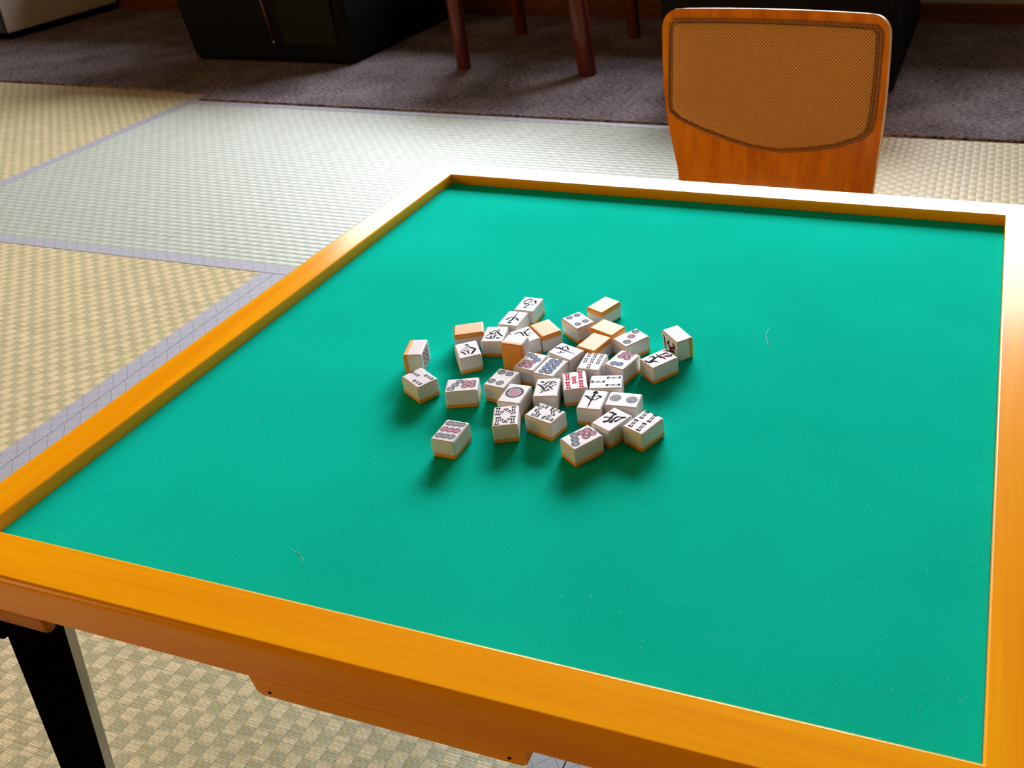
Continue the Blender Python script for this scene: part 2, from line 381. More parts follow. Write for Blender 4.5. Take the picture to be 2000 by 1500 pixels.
# ================================================================ tiles
TL, TW, TH, BK = .0280, .0209, .0172, .0046
def rbox(x0, x1, y0, y1, z0, z1, r, round_lo, round_hi):
    """box with rounded vertical corners and rounded rim at the chosen ends"""
    bm = bmesh.new(); n = 5
    def ring(inset, z):
        rr = max(r-inset*.0, r)
        out = []
        for cx_, cy_, a0 in ((x1-rr, y1-rr, 0), (x0+rr, y1-rr, PI/2), (x0+rr, y0+rr, PI), (x1-rr, y0+rr, 3*PI/2)):
            for k in range(n+1):
                a = a0+k*PI/2/n; q = rr-inset
                out.append(bm.verts.new((cx_+math.cos(a)*q, cy_+math.sin(a)*q, z)))
        return out
    lv = []
    m = 4
    if round_lo:
        for k in range(m+1):
            a = k*PI/2/m; lv.append((r*(1-math.sin(a)), z0+r*(1-math.cos(a))))
    else: lv.append((0, z0))
    if round_hi:
        for k in range(m+1):
            a = k*PI/2/m; lv.append((r*(1-math.cos(a)), z1-r*(1-math.sin(a))))
    else: lv.append((0, z1))
    R_ = [ring(min(i, r*.999), z) for i, z in lv]
    for A, B in zip(R_, R_[1:]):
        N = len(A)
        for i in range(N): bm.faces.new((A[i], A[(i+1) % N], B[(i+1) % N], B[i]))
    bm.faces.new(R_[0][::-1]); bm.faces.new(R_[-1])
    return bm
def mesh_of(name, bm, m):
    me = bpy.data.meshes.new(name); bm.normal_update(); bm.to_mesh(me); bm.free(); me.materials.append(m)
    for p in me.polygons: p.use_smooth = True
    me.set_sharp_from_angle(angle=.7); return me
RR = .0017
ME_BODY = mesh_of('tile_body', rbox(-TL/2, TL/2, -TW/2, TW/2, -TH/2+BK, TH/2, RR, False, True), M_IVORY)
ME_BACK = mesh_of('tile_back', rbox(-TL/2, TL/2, -TW/2, TW/2, -TH/2, -TH/2+BK, RR, True, False), M_BACK)
def disc(bm, x, y, r, z, ci, n=28, r0=None):
    if r0 is None:
        f = bm.faces.new([bm.verts.new((x+r*math.cos(2*PI*k/n), y+r*math.sin(2*PI*k/n), z)) for k in range(n)]); f.material_index = ci
    else:
        A = [bm.verts.new((x+r*math.cos(2*PI*k/n), y+r*math.sin(2*PI*k/n), z)) for k in range(n)]
        B = [bm.verts.new((x+r0*math.cos(2*PI*k/n), y+r0*math.sin(2*PI*k/n), z)) for k in range(n)]
        for k in range(n): bm.faces.new((A[k], A[(k+1) % n], B[(k+1) % n], B[k])).material_index = ci
Z0 = TH/2*1000+.012
def poly(bm, pts, z, ci):
    f = bm.faces.new([bm.verts.new((x, y, z)) for x, y in pts]); f.material_index = ci
def stroke(bm, P, z, ci):
    for i, (x, y, wd) in enumerate(P):
        disc(bm, x, y, wd/2, z+i*.0004, ci, 12)
        if i:
            a, b, w0 = P[i-1]; dx, dy = x-a, y-b; L = math.hypot(dx, dy) or 1; nx, ny = -dy/L, dx/L
            poly(bm, [(a-nx*w0/2, b-ny*w0/2), (x-nx*wd/2, y-ny*wd/2), (x+nx*wd/2, y+ny*wd/2), (a+nx*w0/2, b+ny*w0/2)], z+.0002+i*.0004, ci)
def circ(bm, k, x, y, r, j):
    zz = Z0+j*.0007
    K = IX['k']; Wt = IX['w']
    if k in 'gpb':
        c = IX[k]
        disc(bm, x, y, r, zz, K); disc(bm, x, y, r*.82, zz+.012, c); disc(bm, x, y, r*.74, zz+.014, K, r0=r*.68)
        for a in (0, PI): disc(bm, x+math.cos(a)*r*.36, y+math.sin(a)*r*.36, r*.22, zz+.018, K, 12); disc(bm, x+math.cos(a)*r*.36, y+math.sin(a)*r*.36, r*.10, zz+.022, c, 10)
        for a in (PI/2, -PI/2):
            disc(bm, x+math.cos(a)*r*.42, y+math.sin(a)*r*.42, r*.12, zz+.018, K, 10)
        for a in range(4): disc(bm, x+math.cos(a*PI/2+PI/4)*r*.56, y+math.sin(a*PI/2+PI/4)*r*.56, r*.07, zz+.018, K, 8)
    elif k == '2':
        disc(bm, x, y, r, zz, K); disc(bm, x, y, r*.92, zz+.012, IX['g']); disc(bm, x, y, r*.84, zz+.016, K); disc(bm, x, y, r*.78, zz+.020, IX['w']); disc(bm, x, y, r*.70, zz+.024, K)
        for a in range(8):
            q = a*PI/4; disc(bm, x+math.cos(q)*r*.40, y+math.sin(q)*r*.40, r*.115, zz+.028, Wt, 10)
            disc(bm, x+math.cos(q+PI/8)*r*.58, y+math.sin(q+PI/8)*r*.58, r*.07, zz+.028, Wt, 8)
        disc(bm, x, y, r*.20, zz+.028, Wt, 14); disc(bm, x, y, r*.12, zz+.032, K, 12)
    else:
        disc(bm, x, y, r, zz, K, 48); disc(bm, x, y, r*.94, zz+.012, IX['g'], 48); disc(bm, x, y, r*.88, zz+.016, K, 48)
        for a in range(14):
            q = a*2*PI/14; disc(bm, x+math.cos(q)*r*.68, y+math.sin(q)*r*.68, r*.115, zz+.020, Wt, 12); disc(bm, x+math.cos(q)*r*.76, y+math.sin(q)*r*.76, r*.045, zz+.024, K, 8)
        disc(bm, x, y, r*.54, zz+.022, Wt, 36); disc(bm, x, y, r*.49, zz+.026, K, 36); disc(bm, x, y, r*.45, zz+.030, IX['p'], 36)
        disc(bm, x, y, r*.36, zz+.034, IX['r'], 30, r0=r*.33); disc(bm, x, y, r*.24, zz+.034, IX['P'], 24); disc(bm, x, y, r*.17, zz+.038, IX['p'], 20); disc(bm, x, y, r*.07, zz+.042, IX['r'], 12)
        for a in range(10): q = a*2*PI/10; disc(bm, x+math.cos(q)*r*.40, y+math.sin(q)*r*.40, r*.03, zz+.036, IX['r'], 8)
def bone(bm, k, x0, y0, x1, y1, wd, j):
    zz = Z0+j*.0007; dx, dy = x1-x0, y1-y0; L = math.hypot(dx, dy); ux, uy = dx/L, dy/L
    c = IX[k]; inner = IX['w'] if k != 'R' else IX['p']
    pf = [(-.04, .55), (0, .95), (.07, 1.0), (.15, .72), (.3, .52), (.4, .58), (.5, .78), (.6, .58), (.7, .52), (.85, .72), (.93, 1.0), (1, .95), (1.04, .55)]
    A = [(x0+ux*t*L-uy*w_*wd/2, y0+uy*t*L+ux*w_*wd/2) for t, w_ in pf]; B = [(x0+ux*t*L+uy*w_*wd/2, y0+uy*t*L-ux*w_*wd/2) for t, w_ in pf]
    for i in range(len(pf)-1): poly(bm, [A[i], B[i], B[i+1], A[i+1]], zz, c)
    for a, b, w_ in ((.10, .40, .26), (.60, .90, .26), (.45, .55, .22)):
        h = wd*w_/2
        poly(bm, [(x0+ux*a*L-uy*h, y0+uy*a*L+ux*h), (x0+ux*a*L+uy*h, y0+uy*a*L-ux*h), (x0+ux*b*L+uy*h, y0+uy*b*L-ux*h), (x0+ux*b*L-uy*h, y0+uy*b*L+ux*h)], zz+.014, inner)
TD = json.loads('''{"A":[[0.25994,0.38926,0.3661],[-0.02647,0.99965,0.0],[0.0,0.0,1.0],[["s","k",2.43,6.72,1.09,6.59,4.79,1.23,9.76,2.62,1.24,8.82,-0.22,0.82,6.39,-0.82,0.68,4.53,0.14,1.23],["s","k",0.76,4.44,1.36,-0.58,2.75,1.63,1.35,1.4,1.09,3.4,1.63,0.54],["s","k",-4.35,2.86,0.81,-4.11,0.55,1.35,-2.0,-0.72,1.22,1.31,-0.6,0.68],["s","k",-7.29,2.0,1.34,-6.94,0.19,1.61],["s","k",7.33,-3.5,1.36,5.93,-4.98,1.63,2.82,-6.31,1.22],["s","k",1.24,-2.38,0.68,-0.76,-5.0,0.67]]],"B":[[0.25692,0.36018,0.3661],[-0.01732,0.99985,0.0],[0.0,0.0,1.0],[["s","k",12.48,-0.52,0.32,6.4,-0.47,0.79,1.97,-0.35,1.31,-2.43,-0.22,1.3,-4.96,0.55,1.43],["s","k",-7.92,1.53,1.29,-8.21,0.11,2.33,-7.47,-0.62,1.81],["s","k",-3.08,6.82,0.65,-2.94,5.16,1.31,-0.28,3.81,1.18,1.77,2.59,0.92,0.67,0.14,0.65,1.1,-2.91,0.78,-0.01,-4.28,1.43,-2.67,-6.78,1.17],["s","k",-3.84,4.73,0.31,-4.36,1.47,0.39],["s","k",-2.81,-1.26,0.26,-1.91,-4.72,0.26]]],"C":[[0.22335,0.33331,0.3661],[0.87919,0.47647,0.0],[-0.0,-0.0,-1.0],[]],"D":[[0.25265,0.32931,0.3661],[-0.23822,0.97121,0.0],[0.0,0.0,1.0],[["s","k",4.76,3.6,0.51,5.28,1.55,1.27,7.3,-0.34,0.89],["s","k",4.67,-1.34,1.01,6.52,-2.3,1.02,9.12,-3.28,0.64],["s","k",3.16,-2.47,1.01,4.61,-4.3,0.76],["s","k",4.66,-1.54,1.01,1.66,-3.4,1.26,-1.34,-5.83,1.38,-3.96,-8.56,1.0],["s","k",3.87,5.94,0.51,1.41,3.6,1.51,-0.11,1.29,1.13,-0.5,-0.17,0.88,3.19,-0.7,0.88],["s","k",1.77,2.7,0.63,2.87,2.17,0.51],["s","k",0.3,3.34,1.01,-2.24,6.07,0.75,-3.67,8.27,0.5],["s","k",-3.41,2.08,1.25,-6.69,2.48,1.25,-7.76,3.98,1.12,-6.27,6.09,1.0,-5.87,7.74,0.5],["s","k",-0.92,-2.81,0.5,-2.0,-1.49,1.0,-6.02,-0.86,1.37,-7.46,0.36,1.12,-8.16,1.75,0.87],["s","k",-6.25,-3.44,1.0,-7.18,-5.01,1.74,-7.2,-6.18,1.24]]],"E":[[0.24059,0.29889,0.3661],[-0.6212,0.78365,0.0],[0.0,0.0,1.0],[["s","k",8.76,0.65,0.99,8.17,-0.58,1.97,7.41,-1.77,1.48],["s","k",4.1,-0.03,0.98,4.83,-2.63,0.98],["s","k",2.03,-1.93,0.73,2.17,-3.28,1.71,0.26,-4.82,1.34,-1.64,-6.35,1.46,-3.24,-6.43,1.46,-6.21,-4.55,1.45,-8.93,-2.17,1.32],["s","k",-3.48,-4.5,0.36,-6.16,-3.62,0.72,-8.57,-2.24,0.96],["s","k",-1.32,6.96,0.61,-2.6,5.49,1.21,-5.11,4.25,1.21,-7.96,3.08,0.96],["s","k",-0.13,3.37,0.73,-1.23,1.87,0.85],["s","k",-2.9,1.61,0.85,-3.91,0.29,1.09,-2.46,-0.73,0.73],["s","k",-4.27,0.35,0.97,-7.78,0.24,0.84],["s","k",3.18,2.97,0.37,3.44,1.03,0.49],["s","k",1.3,5.56,0.29,0.49,3.45,0.36],["s","k",2.27,1.05,0.37,-0.18,-0.01,0.44,-0.65,-1.81,0.36]]],"F":[[0.19409,0.2859,0.36795],[-0.29561,0.95531,0.0],[0.95531,0.29561,0.0],[["c","g",-6.4,-5.3,2.9],["c","g",-6.4,0,2.9],["c","g",-6.4,5.3,2.9],["c","p",0,-5.3,2.9],["c","p",0,0,2.9],["c","p",0,5.3,2.9],["c","g",6.4,-5.3,2.9],["c","g",6.4,0,2.9],["c","g",6.4,5.3,2.9]]],"G":[[0.28154,0.33382,0.3661],[0.75809,-0.65215,0.0],[0.0,0.0,1.0],[["s","k",-7.16,-6.97,0.75,-7.96,-4.33,1.13,-7.6,-1.98,1.25,-6.67,-0.72,1.25,-2.97,-0.7,1.25,1.04,-0.82,0.74],["s","k",-6.19,1.78,0.88,-4.57,2.11,1.5,-0.54,1.97,1.12,2.55,1.83,1.24,3.65,3.63,0.87],["s","k",-4.92,2.26,0.75,-6.99,5.08,1.13,-7.91,7.6,1.64,-7.97,8.47,1.14],["s","k",-1.04,4.08,0.5,-0.4,5.25,1.0,0.3,6.82,0.37]]],"H":[[0.29516,0.35067,0.3661],[0.77279,-0.63467,0.0],[-0.0,-0.0,-1.0],[]],"I":[[0.28516,0.30787,0.3715],[0.0,0.0,1.0],[0.00359,0.99999,0.0],[]],"J":[[0.33081,0.31628,0.3661],[0.9522,-0.30546,0.0],[0.0,0.0,1.0],[["s","k",-12.14,-0.03,0.97,-10.21,0.4,1.67,-9.11,1.77,1.67,-6.61,0.89,1.25,-0.55,0.49,0.96,5.94,0.85,0.68,11.14,0.7,0.27],["s","k",-5.31,0.71,0.97,-6.9,4.51,0.97,-5.33,5.68,0.97,-4.11,7.59,0.84],["s","k",-3.4,6.11,0.97,0.04,3.43,1.24],["s","k",-5.03,-6.15,0.69,-3.42,-4.73,0.96,-1.95,-3.15,0.82,0.11,-1.92,0.69],["s","k",-4.45,-1.59,0.55,-3.21,-3.67,0.82],["s","k",-1.19,2.22,0.55,-0.18,0.71,0.69]]],"K":[[0.32003,0.37077,0.3661],[0.82037,-0.57183,0.0],[0.0,0.0,1.0],[["c","g",-9.04,-3.54,2.95],["c","g",-8.35,4.58,2.95],["c","g",6.16,-3.99,2.95],["c","g",6.51,4.28,2.95]]],"L":[[0.33318,0.40459,0.3661],[0.36819,0.92975,0.0],[-0.0,-0.0,-1.0],[]],"M":[[0.35255,0.36471,0.3661],[0.93981,-0.34169,0.0],[-0.0,-0.0,-1.0],[]],"N":[[0.34967,0.3375,0.3661],[0.24834,0.96867,0.0],[-0.0,-0.0,-1.0],[]],"O":[[0.38045,0.35212,0.3661],[0.54718,0.83702,0.0],[0.0,0.0,1.0],[["c","g",9.36,5.35,3.3],["c","p",1.34,1.18,3.3],["c","g",-7.12,-3.56,3.3]]],"P":[[0.38562,0.31472,0.3661],[0.25654,0.96653,0.0],[0.0,0.0,1.0],[["c","p",9.48,3.12,3.0],["c","p",10.37,-2.04,3.0],["c","p",4.11,4.0,3.0],["c","p",4.03,-2.44,3.0],["c","b",-8.3,3.21,3.0],["c","b",-6.93,-2.17,3.0]]],"Q":[[0.36049,0.30644,0.3661],[-0.05411,0.99854,0.0],[0.0,0.0,1.0],[["b","k",12.46,6.27,5.97,5.91,3.6],["b","k",12.27,0.4,5.94,0.22,3.6],["b","k",11.75,-5.55,5.62,-5.73,3.6],["b","k",3.66,6.37,-2.73,6.1,3.6],["b","k",3.67,0.52,-2.86,0.14,3.6],["b","k",3.37,-5.52,-3.02,-5.62,3.6],["b","r",-4.96,0.66,-11.55,0.32,3.6]]],"R":[[0.30652,0.29383,0.3661],[0.09421,0.99555,0.0],[0.0,0.0,1.0],[["c","b",9.26,5.33,3.0],["c","b",6.73,0.47,3.0],["c","b",3.85,-4.68,3.0],["c","p",-2.12,3.59,3.0],["c","p",-8.25,4.59,3.0],["c","p",-1.15,-2.2,3.0],["c","p",-7.83,-2.36,3.0]]],"S":[[0.3276,0.28942,0.3661],[0.10903,0.99404,0.0],[0.0,0.0,1.0],[["c","b",9.02,3.12,3.0],["c","b",9.66,-2.84,3.0],["c","b",3.58,3.42,3.0],["c","b",4.18,-2.94,3.0],["c","b",-2.2,3.49,3.0],["c","b",-1.83,-2.98,3.0],["c","b",-8.32,3.32,3.0],["c","b",-7.96,-3.01,3.0]]],"T":[[0.35663,0.27455,0.3661],[-0.43998,0.89801,0.0],[0.0,0.0,1.0],[["b","R",11.91,5.71,1.63,5.53,4.3],["b","R",12.24,-5.48,1.95,-5.49,4.3],["b","R",5.69,0.3,-4.57,0.18,4.3],["b","R",-1.17,6.02,-11.52,5.68,4.3],["b","R",-1.14,-5.29,-11.49,-5.45,4.3]]],"U":[[0.3375,0.25925,0.3661],[-0.2808,0.95977,0.0],[0.0,0.0,1.0],[["s","k",8.02,6.07,0.77,8.42,4.89,1.65,7.09,3.29,0.88],["s","k",5.19,8.67,0.44,3.53,6.67,1.2,1.58,4.63,1.41,-0.97,3.05,1.19,-4.1,1.56,0.97,-5.06,0.56,0.64],["s","k",-7.92,3.99,0.96,-6.15,3.02,0.96,-4.4,1.69,0.86],["s","k",-3.63,4.77,0.65,-2.46,3.71,0.75],["s","k",4.66,4.54,0.44,4.21,1.65,0.87,6.35,1.06,1.2,8.15,-0.28,0.99,9.01,-1.94,0.66],["s","k",1.49,3.04,0.54,2.35,1.75,0.76],["s","k",-1.98,1.15,0.97,0.14,0.57,0.87,2.25,-0.2,0.87,1.25,-1.74,1.08,-0.68,-3.4,0.97,-3.24,-5.49,0.64],["s","k",-6.28,0.56,0.64,-4.83,-0.81,1.07,-2.14,-2.02,0.54],["s","k",-4.86,-1.51,0.86,-4.16,-2.64,0.64,-3.46,-3.95,0.26],["s","k",4.34,-1.68,0.98,6.78,-2.59,0.98,8.6,-3.76,0.88,8.21,-5.23,0.88,6.89,-6.46,0.76,6.19,-7.96,0.44],["s","k",6.29,-6.01,0.44,5.47,-3.82,0.44,4.6,-2.7,0.54,4.04,-1.54,0.65],["s","k",4.47,-8.18,0.43,2.57,-5.96,0.65,0.82,-4.08,0.65,-0.35,-3.01,0.65],["s","k",4.49,-4.83,0.22,2.74,-2.77,0.33]]],"V":[[0.38393,0.2789,0.3661],[0.95978,0.28074,0.0],[0.0,0.0,1.0],[["b","k",-12.11,0.49,-1.24,0.22,3.0],["b","k",0.8,6.02,12.05,5.83,3.0],["b","k",0.73,-5.11,12.07,-5.29,3.0]]],"W":[[0.38264,0.25145,0.3661],[-0.09491,0.99549,0.0],[0.0,0.0,1.0],[["s","k",10.19,1.78,1.67,10.87,0.42,2.51,9.64,-1.07,1.67],["s","k",8.95,0.43,1.67,4.63,0.6,1.33,0.81,0.89,1.32,-1.56,1.04,1.31],["s","k",-2.04,1.18,0.98,-7.15,1.07,0.98,-11.11,1.43,0.32],["s","k",4.19,7.1,1.66,3.45,5.61,1.33,0.96,3.18,1.15,-0.13,0.9,1.15,-0.12,-2.46,0.82,2.93,-4.11,0.99,4.64,-6.15,1.32],["s","k",3.15,4.39,0.66,4.33,1.07,0.66,5.17,-1.5,0.66,6.23,-4.01,1.16,4.6,-5.88,1.49]]],"X":[[0.40759,0.25757,0.3661],[0.99605,0.08874,0.0],[0.0,0.0,1.0],[["c","2",-7.03,1.23,4.6],["c","2",7.17,0.44,4.6]]],"Y":[[0.40791,0.22922,0.3661],[0.39344,0.91935,0.0],[0.0,0.0,1.0],[["s","k",6.06,8.35,0.95,7.17,6.12,1.43,6.82,2.88,1.9,6.49,1.84,1.58],["s","k",5.06,3.01,1.1,0.6,1.63,1.41,-3.35,1.08,1.56,-5.87,2.62,2.18],["s","k",-1.13,6.5,1.57,0.13,4.81,1.1,1.86,1.04,0.78],["s","k",5.67,-1.48,1.41,3.6,-0.92,1.41,-0.52,-1.25,1.4,-2.88,-1.72,2.49],["s","k",5.34,-1.78,0.94,7.07,-4.82,1.25,8.49,-7.07,1.41],["s","k",8.17,-7.01,0.78,5.48,-5.61,0.78,1.37,-4.48,1.25,0.1,-4.25,2.02,-0.21,-3.47,0.93]]],"Z":[[0.43378,0.23173,0.3661],[0.36612,0.93057,0.0],[0.0,0.0,1.0],[["b","k",12.67,6.1,3.0,4.9,3.8],["b","k",13.04,-2.02,2.79,-3.31,3.8],["b","k",-0.42,6.19,-10.49,4.81,3.8],["b","k",-0.45,-2.24,-10.78,-3.81,3.8]]],"a":[[0.39275,0.20159,0.3661],[0.53811,0.84287,0.0],[0.0,0.0,1.0],[["c","g",-2.58,5.83,3.0],["c","g",-5.39,0.87,3.0],["c","g",-8.17,-4.03,3.0],["c","p",3.1,4.34,3.0],["c","p",8.84,3.89,3.0],["c","p",3.28,-2.11,3.0],["c","p",9.44,-2.05,3.0]]],"b":[[0.35153,0.22421,0.3661],[0.96545,-0.26058,0.0],[0.0,0.0,1.0],[["b","k",-12.37,5.84,-3.24,7.21,3.6],["b","k",0.96,7.37,10.41,8.16,3.6],["b","k",-8.32,-6.63,-2.1,-5.78,3.6],["b","k",1.95,-5.47,11.34,-4.43,3.6],["b","k",-7.13,6.39,-8.93,-0.16,3.6],["b","k",-8.96,0.15,-2.86,-4.6,3.6],["b","k",2.04,6.83,7.66,1.18,3.6],["b","k",7.57,2.1,3.57,-4.58,3.6]]],"c":[[0.32106,0.21345,0.3661],[-0.3882,0.92157,0.0],[0.0,0.0,1.0],[["b","k",11.73,6.37,1.93,6.9,3.6],["b","k",11.63,-6.24,2.16,-6.45,3.6],["b","k",2.29,6.18,8.73,-0.13,3.6],["b","k",8.77,0.15,2.43,-6.21,3.6],["b","k",-1.78,6.05,-11.54,6.51,3.6],["b","k",-1.92,-6.57,-11.25,-6.15,3.6],["b","k",-2.09,5.61,-8.66,-0.18,3.6],["b","k",-8.61,0.1,-2.33,-6.18,3.6]]],"d":[[0.28629,0.18402,0.3661],[-0.00015,1.0,0.0],[0.0,0.0,1.0],[["c","g",8.96,5.2,2.9],["c","g",9.05,-0.11,2.9],["c","g",9.21,-5.3,2.9],["c","p",0.77,5.62,2.9],["c","p",0.83,0.2,2.9],["c","p",0.99,-5.26,2.9],["c","g",-7.54,5.64,2.9],["c","g",-7.36,0.21,2.9],["c","g",-7.1,-5.21,2.9]]],"e":[[0.26363,0.24563,0.3661],[0.92858,0.37114,0.0],[0.0,0.0,1.0],[["c","g",-8.91,-4.84,2.9],["c","g",-5.73,0.29,2.9],["c","g",-2.45,5.37,2.9],["c","p",3.0,3.01,2.9],["c","p",9.06,2.63,2.9],["c","p",2.76,-2.5,2.9],["c","p",9.04,-2.51,2.9]]],"f":[[0.29297,0.26294,0.3661],[0.09312,0.99566,0.0],[0.0,0.0,1.0],[["c","g",8.16,4.9,3.1],["c","g",7.95,-3.38,3.1],["c","g",-6.44,5.97,3.1],["c","g",-6.8,-2.53,3.1]]],"g":[[0.31417,0.24432,0.3661],[-0.03031,0.99954,0.0],[0.0,0.0,1.0],[["c","1",1.42,0.3,7.6]]],"h":[[0.22094,0.247,0.3661],[0.88056,-0.47394,0.0],[0.0,0.0,1.0],[["b","k",-12.55,0.09,-3.01,1.0,3.3],["b","k",0.74,5.48,10.68,6.28,3.3],["b","k",0.32,-5.76,10.16,-4.92,3.3]]],"i":[[0.41642,0.32415,0.3661],[0.58848,0.80851,0.0],[0.0,0.0,1.0],[["s","k",-3.86,6.92,1.14,-2.55,6.16,1.71,-1.99,3.82,1.71,-3.06,1.81,1.89,-6.18,1.57,1.51,-9.46,0.05,1.87,-10.78,-0.26,1.5],["s","k",-7.17,5.37,0.45,-3.86,6.92,0.76],["s","k",-11.38,4.62,1.32,-10.9,1.65,1.69,-9.55,-0.6,2.06,-6.23,-0.57,1.88,-4.43,-3.21,0.94,-3.26,-5.68,0.37],["s","r",10.9,7.2,1.54,12.52,5.79,1.35,12.95,2.78,1.15],["s","r",3.88,3.19,1.33,6.93,2.77,1.72,9.88,3.2,1.72,10.69,1.75,1.15],["s","r",9.41,3.6,1.15,11.06,-0.82,0.76,11.88,-2.27,0.95],["s","r",8.51,-3.79,1.14,12.34,-2.66,1.33],["s","r",10.75,-2.78,1.14,10.68,-5.67,0.76],["s","r",5.31,-1.02,1.14,7.67,-0.85,1.14],["s","r",6.22,-1.81,1.14,8.59,-1.64,1.14],["s","r",6.81,-3.06,0.76,9.27,-2.24,0.76],["s","r",2.11,6.95,0.76,1.97,2.61,1.33,3.38,-0.08,1.52,3.92,-4.97,1.13],["s","r",-1.17,2.38,1.33,1.97,2.61,1.33,1.71,-0.85,0.76]]],"j":[[0.42179,0.36215,0.36795],[0.73574,-0.67726,0.0],[-0.67726,-0.73574,-0.0],[["s","k",-9.69,6.54,1.7,-9.06,3.59,1.7,-8.07,-1.74,1.7,-7.19,-5.31,1.25],["s","r",-3.82,2.23,1.7,-0.86,0.47,1.7,2.79,-0.57,1.7,8.76,-2.92,1.7],["s","r",-0.91,5.87,1.23,-0.49,3.91,1.7,-3.22,1.99,1.7],["s","r",6.55,5.67,1.7,9.54,4.68,1.7,8.79,0.34,1.7],["s","r",-0.2,-5.0,1.7,5.02,-3.04,1.47,8.8,-2.54,1.47],["s","r",4.11,0.11,1.7,8.12,2.88,1.46],["s","r",0.88,-0.82,1.7,1.22,-3.55,1.7]]]}''')
LAB = {
 'A': 'ivory tile with black south-wind character, farthest of all tiles, its back corner alone',
 'B': 'ivory tile with red-dragon centre character, second from the far end of the left chain',
 'C': 'face-down tile with peach back, at the left edge of the far row',
 'D': 'ivory tile with the black green-dragon character, between the face-down tile and the upright orange-backed one',
 'E': 'ivory tile with black south-wind character, just in front of the leftmost face-down tile',
 'F': 'nine-circle tile standing on its long side at the far left, pips facing right',
 'G': 'ivory tile with north-wind character, partly hidden behind the upright orange-backed tile',
 'H': 'face-down peach tile touching the half-hidden north-wind tile',
 'I': 'tile standing upright on its short end with its orange back towards the viewer',
 'J': 'ivory tile with red-dragon centre character, in the middle, directly behind the eight-circle tile',
 'K': 'four-circle tile at the far side, left of two face-down tiles',
 'L': 'face-down peach tile at the far right, rearmost of the face-down ones',
 'M': 'face-down peach tile between the four-circle and the three-circle tiles',
 'N': 'face-down peach tile right behind the seven-bamboo tile',
 'O': 'tile with three circles in a diagonal line, one of them pink',
 'P': 'six-circle tile, four pink over two blue, left of the nine-character tile',
 'Q': 'seven-bamboo tile with six black sticks and one maroon',
 'R': 'seven-circle tile with blue and pink circles, directly in front of the upright orange-backed tile',
 'S': 'eight-circle tile with bluish circles in two columns, at the centre of the heap',
 'T': 'five-bamboo tile with all sticks in crimson red',
 'U': 'ivory tile with the black green-dragon character, left of the crimson bamboo tile',
 'V': 'three-bamboo tile with horizontal sticks, right of the crimson bamboo tile',
 'W': 'ivory tile with red-dragon centre character, left of the two-circle tile',
 'X': 'two-circle tile with two large ornate dark circles',
 'Y': 'ivory tile with bold north-wind character, between the four-bamboo and front seven-circle tiles',
 'Z': 'four-bamboo tile with four black sticks, rightmost of the front row',
 'a': 'seven-circle tile nearest the viewer on the right, beside the bold north-wind tile',
 'b': 'eight-bamboo tile turned diagonally, in front of the green-dragon character tile',
 'c': 'eight-bamboo tile standing square to the viewer, in front of the one-circle tile',
 'd': 'nine-circle tile lying flat, nearest the viewer on the left',
 'e': 'seven-circle tile lying alone, right of the left-hand three-bamboo tile',
 'f': 'four-circle tile behind the one-circle tile',
 'g': 'one-circle tile with a single big ornate pink and black circle',
 'h': 'three-bamboo tile with short black sticks, leftmost of all tiles',
 'i': 'nine-character tile with black and maroon brush writing, right side of the heap',
 'j': 'one-character tile standing on its side at the far right, writing facing left'}
LAB['A'] = 'ivory tile with black south-wind character, farthest back of the left chain'
first = None
for key, (ctr, xl, zl, marks) in TD.items():
    X = Vector(xl); Zv = Vector(zl); Y = Zv.cross(X)
    R3 = Matrix((X, Y, Zv)).transposed()
    h = abs(X.z)*TL/2+abs(Y.z)*TW/2+abs(Zv.z)*TH/2
    cz = HT-FD+h+.00005
    t = empty('mahjong_tile', (ctr[0], ctr[1], HT-FD+.00005), LAB[key], 'mahjong tile', 'mahjong tiles scattered on the green felt')
    off = Matrix.Translation((0, 0, h)) @ R3.to_4x4()
    for nm, me in (('tile_body', ME_BODY), ('tile_back', ME_BACK)):
        o = bpy.data.objects.new(nm, me); C.objects.link(o); o.parent = t; o.matrix_local = off; q = o.modifiers.new('wn', 'WEIGHTED_NORMAL'); q.weight = 80; q.keep_sharp = True
        if nm == 'tile_back': o['label'] = 'amber orange back layer'
    if marks:
        bm = bmesh.new()
        for j, e in enumerate(marks):
            if e[0] == 'c': circ(bm, e[1], e[2], e[3], e[4]*(1.12 if e[1] in 'gpb' else 1.05), j)
            elif e[0] == 'b': bone(bm, e[1], e[2], e[3], e[4], e[5], e[6]*1.15, j)
            else:
                q = e[2:]; stroke(bm, [(q[i], q[i+1], q[i+2]*1.3+.12) for i in range(0, len(q), 3)], Z0+j*.004, IX[e[1]])
        bmesh.ops.scale(bm, vec=(.001, .001, .001), verts=bm.verts)
        for f in bm.faces:
            f.normal_update()
            if f.normal.z < 0: f.normal_flip()
        o = obj('engraved_marking', bm, INKS, t); o.matrix_local = off

# ================================================================ legless chair
ch = empty('legless_chair', (.30, 1.14, 0), 'orange bentwood legless floor chair with woven tan back pad, behind the table', 'floor chair')
ch.rotation_euler = (0, 0, math.radians(-3.1))
